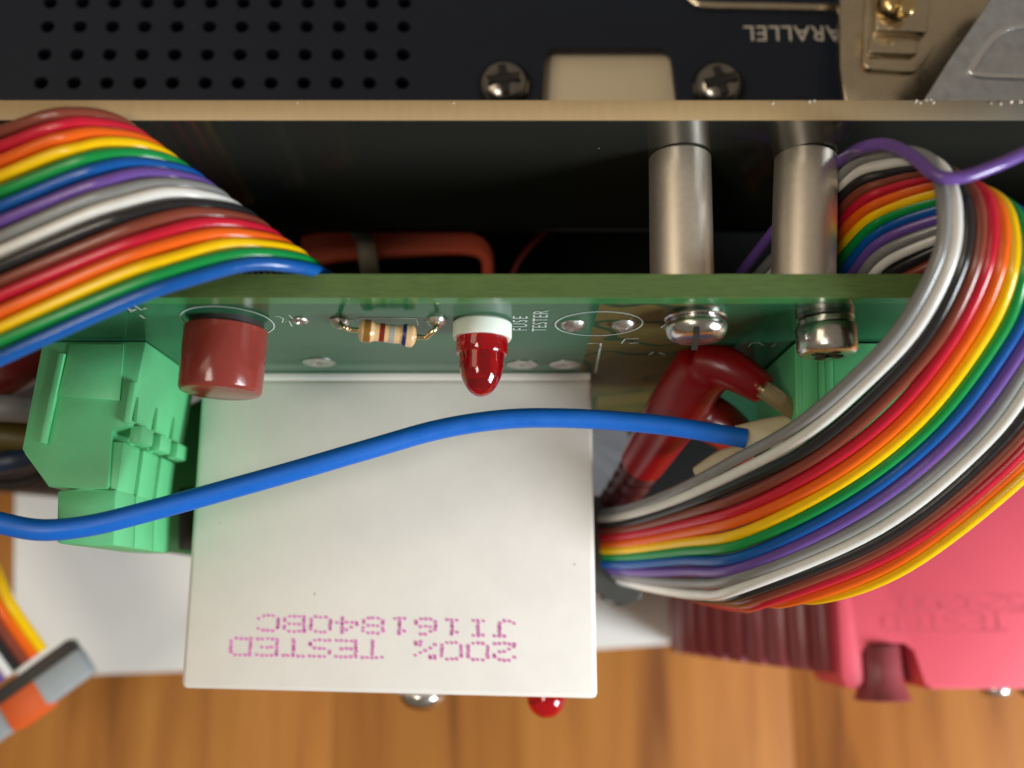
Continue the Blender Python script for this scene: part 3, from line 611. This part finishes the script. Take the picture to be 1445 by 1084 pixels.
bm = BM(); tube(bm, catmull([PZ(500, 318, zz + .2), PZ(515, 340, zz + .25), PZ(520, 372, zz + .22), PZ(525, 400, zz)], 6), .10, 8, True, .3); obj('cable_tie', bm, 'tie', t)
bm = BM(); tube(bm, catmull([PZ(720, 395, -.8), PZ(738, 360, -.8), PZ(775, 322, -.9), PZ(800, 300, -1.2)], 8), .035, 8)
tag(obj('shaded_wire', bm, 'dkred', None, 80), 'thin dark red wire curving up in the black gap right of the bundle', 'wire')
# left side clutter
def cord(name, pts, r, m, label, cat='wire'):
    bm = BM(); tube(bm, catmull(pts, 8), r, 12); return tag(obj(name, bm, m, None, 80), label, cat)
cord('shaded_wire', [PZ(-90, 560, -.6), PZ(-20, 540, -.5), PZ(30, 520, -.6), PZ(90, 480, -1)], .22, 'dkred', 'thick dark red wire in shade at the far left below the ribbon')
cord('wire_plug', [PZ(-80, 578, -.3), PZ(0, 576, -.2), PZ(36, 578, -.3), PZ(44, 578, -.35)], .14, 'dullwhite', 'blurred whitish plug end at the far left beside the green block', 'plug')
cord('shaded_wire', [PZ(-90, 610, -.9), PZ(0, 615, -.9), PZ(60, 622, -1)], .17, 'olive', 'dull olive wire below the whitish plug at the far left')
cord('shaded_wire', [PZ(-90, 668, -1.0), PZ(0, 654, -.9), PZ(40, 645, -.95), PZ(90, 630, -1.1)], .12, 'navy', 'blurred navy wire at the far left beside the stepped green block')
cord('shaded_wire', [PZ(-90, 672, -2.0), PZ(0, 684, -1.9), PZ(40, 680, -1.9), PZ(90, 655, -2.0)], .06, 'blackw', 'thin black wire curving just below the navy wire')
bm = BM(); prism(bm, [PZ(x, y, -2.6) for x, y in ((-160, 420), (75, 420), (60, 692), (-160, 672))], (0, 0, -1.2), .05)  # dark block added as a backdrop behind the wires
tag(obj('dark_backdrop_block', bm, mat('brown_black_plastic', srgb(52, 40, 36), .6, var=.1)), 'dark brown backdrop block added for darkness behind the far left wires', 'module')
# right of the white box: dark plug that the ribbon runs into, pale piece
bm = BM(); prism(bm, rounded([PZ(x, y, -1.3) for x, y in ((810, 700), (880, 700), (905, 760), (908, 846), (870, 858), (862, 838), (810, 838))], .08), (0, 0, -.7), .04)
tag(obj('ribbon_plug', bm, mat('charcoal_plastic', srgb(70, 70, 66), .5, var=.08)), 'blurred charcoal plug at the end of the right ribbon beside the white box', 'connector')
bm = BM(); prism(bm, rounded([PZ(x, y, -2.2) for x, y in ((800, 600), (880, 596), (905, 660), (880, 690), (800, 690))], .12), (0, 0, -.9), .05)
tag(obj('spacer_block', bm, 'dullwhite'), 'blurred pale grey block under the blue wire right of the white box', 'block')
bm = BM(); prism(bm, [PZ(x, y, -3.6) for x, y in ((780, 560), (1150, 560), (1150, 830), (930, 836), (780, 800))], (0, 0, -1.0), .05)  # black block filling the space under the boot
tag(obj('dark_backdrop_block', bm, 'blackw'), 'black backdrop block filling the space under the red boot', 'module')

# ------------------------------------------------------------------ pink module with text, post, screws; ribbed knob
zp = -3.0
t = thing('pink_module', 'pink red plastic module with faint upside down print under the right ribbon', 'module')
def pk(x, y): return PZ(x, y, zp)
fr = pk(1300, 972).y; x0p, x1p = pk(1181, 850).x, pk(1720, 850).x; nx0, nx1 = pk(1216, 930).x, pk(1291, 930).x; ny = pk(1250, 908).y
poly = [(x0p, 2.0), (x0p, fr), (nx0, fr), (nx0, ny), (nx1 - .02, ny), (nx1 + .12, fr), (x1p, fr), (x1p, 2.0)]
bm = BM(); prism(bm, rounded([Vector((a, b, zp)) for a, b in poly], [0, .12, .1, .1, .08, .05, 0, 0]), (0, 0, -1.2), .03); obj('case', bm, 'pink', t, 50)
dots('printed_letter', 'TESTED', 1420, 1246, 868, 890, zp, 'pinkink', t, .022)
dots('printed_letter', '52920D', 1448, 1273, 840, 862, zp, 'pinkink', t, .022)
t = thing('binding_post', 'glossy maroon flared post in the notch of the pink module', 'post')
c = pk(1247, 930); bm = BM(); lathe(bm, (c.x, ny - .02, zp - .15), NB, [(0, .235), (.02, .25), (.32, .26), (.47, .275), (.58, .31), (.65, .345), (.665, .33), (.666, 0)], 40); obj('post_body', bm, 'knob', t, 50)
for px, lab in ((1402, 'silver screw head under the front edge of the pink module, nearer its notch'), (1456, 'dark screw head cut by the right edge under the pink module')):
    t = thing('pan_head_screw', lab, 'screw', 'screws under the pink module'); c = PZ(px, 975, zp - .5); bm = BM()
    lathe(bm, (c.x, fr + .02, zp - .45), NB, [(0, .17), (.05, .19), (.12, .17), (.16, .1), (.165, 0)], 28); obj('screw_head', bm, 'steel' if px < 1430 else 'darkscrew', t, 50)
kc = PZ(1205, 900, -3.25); R_ = 2.0; bm = BM(); nT = 44; pr = []
for k in range(nT):
    for d_, rr_ in ((0, R_), (.42, R_), (.5, R_ - .10), (.92, R_ - .10)):
        a = 2 * math.pi * (k + d_) / nT; pr.append(Vector((kc.x + math.cos(a) * rr_, 0, kc.z - R_ + math.sin(a) * rr_)))
yk0 = PZ(1165, 977, -3.25).y; yk1 = yk0 + 2.2
prism(bm, [Vector((p.x, yk0 + (pr[0].x - p.x) * .10, p.z)) for p in pr], (0, yk1 - yk0, 0), .012)
tag(obj('ribbed_knob', bm, 'knob', None, 25), 'large dark maroon knob with ribbed rim left of the pink module', 'knob')

# ------------------------------------------------------------------ grey ribbon connector, lower left
zi = -3.2
t = thing('ribbon_connector', 'blurred grey ribbon connector with orange key in the lower left corner', 'connector')
a, b = PZ(-72, 1038, zi), PZ(101, 914, zi); d = (b - a).normalized(); nrm = Vector((d.y, -d.x, 0)); 
if nrm.y > 0: nrm = -nrm
def slab(name, s0, s1, n0_, n1_, z0, z1, m):
    bm = BM(); ln = (b - a).length; q = [a + d * ln * s0 + nrm * n0_, a + d * ln * s1 + nrm * n0_, a + d * ln * s1 + nrm * n1_, a + d * ln * s0 + nrm * n1_]
    prism(bm, [Vector((p.x, p.y, z1)) for p in q], (0, 0, z0 - z1), .02); return obj(name, bm, m, t)
slab('cover', -.2, 1.0, -.13, .06, zi - .3, zi - .04, 'darkplug'); slab('housing', -.2, 1.02, .05, .40, zi - .25, zi, 'greyplug'); slab('key', .38, .66, .06, .44, zi - .3, zi + .03, 'orangeplug')
t2 = thing('ribbon_cable', 'short blurred rainbow ribbon entering the grey connector in the lower left corner', 'ribbon cable')
for k, cn in enumerate(['yellow', 'orange', 'brown', 'black', 'white', 'violet', 'blue', 'green', 'yellow', 'orange', 'red']):
    q0 = PZ(60 - k * 11.5, 918 + k * 8.6, zi + .0); up = PZ(-20 - k * 11.5, 782 + k * 8.6, zi + .15); up2 = PZ(-120 - k * 11.5, 640 + k * 8.6, zi + .1)
    bm = BM(); tube(bm, catmull([q0, q0.lerp(up, .5) + Vector((0, 0, .12)), up, up2], 8), 0.072, 10); obj('wire', bm, WM[cn], t2, 80, label=cn + ' wire')
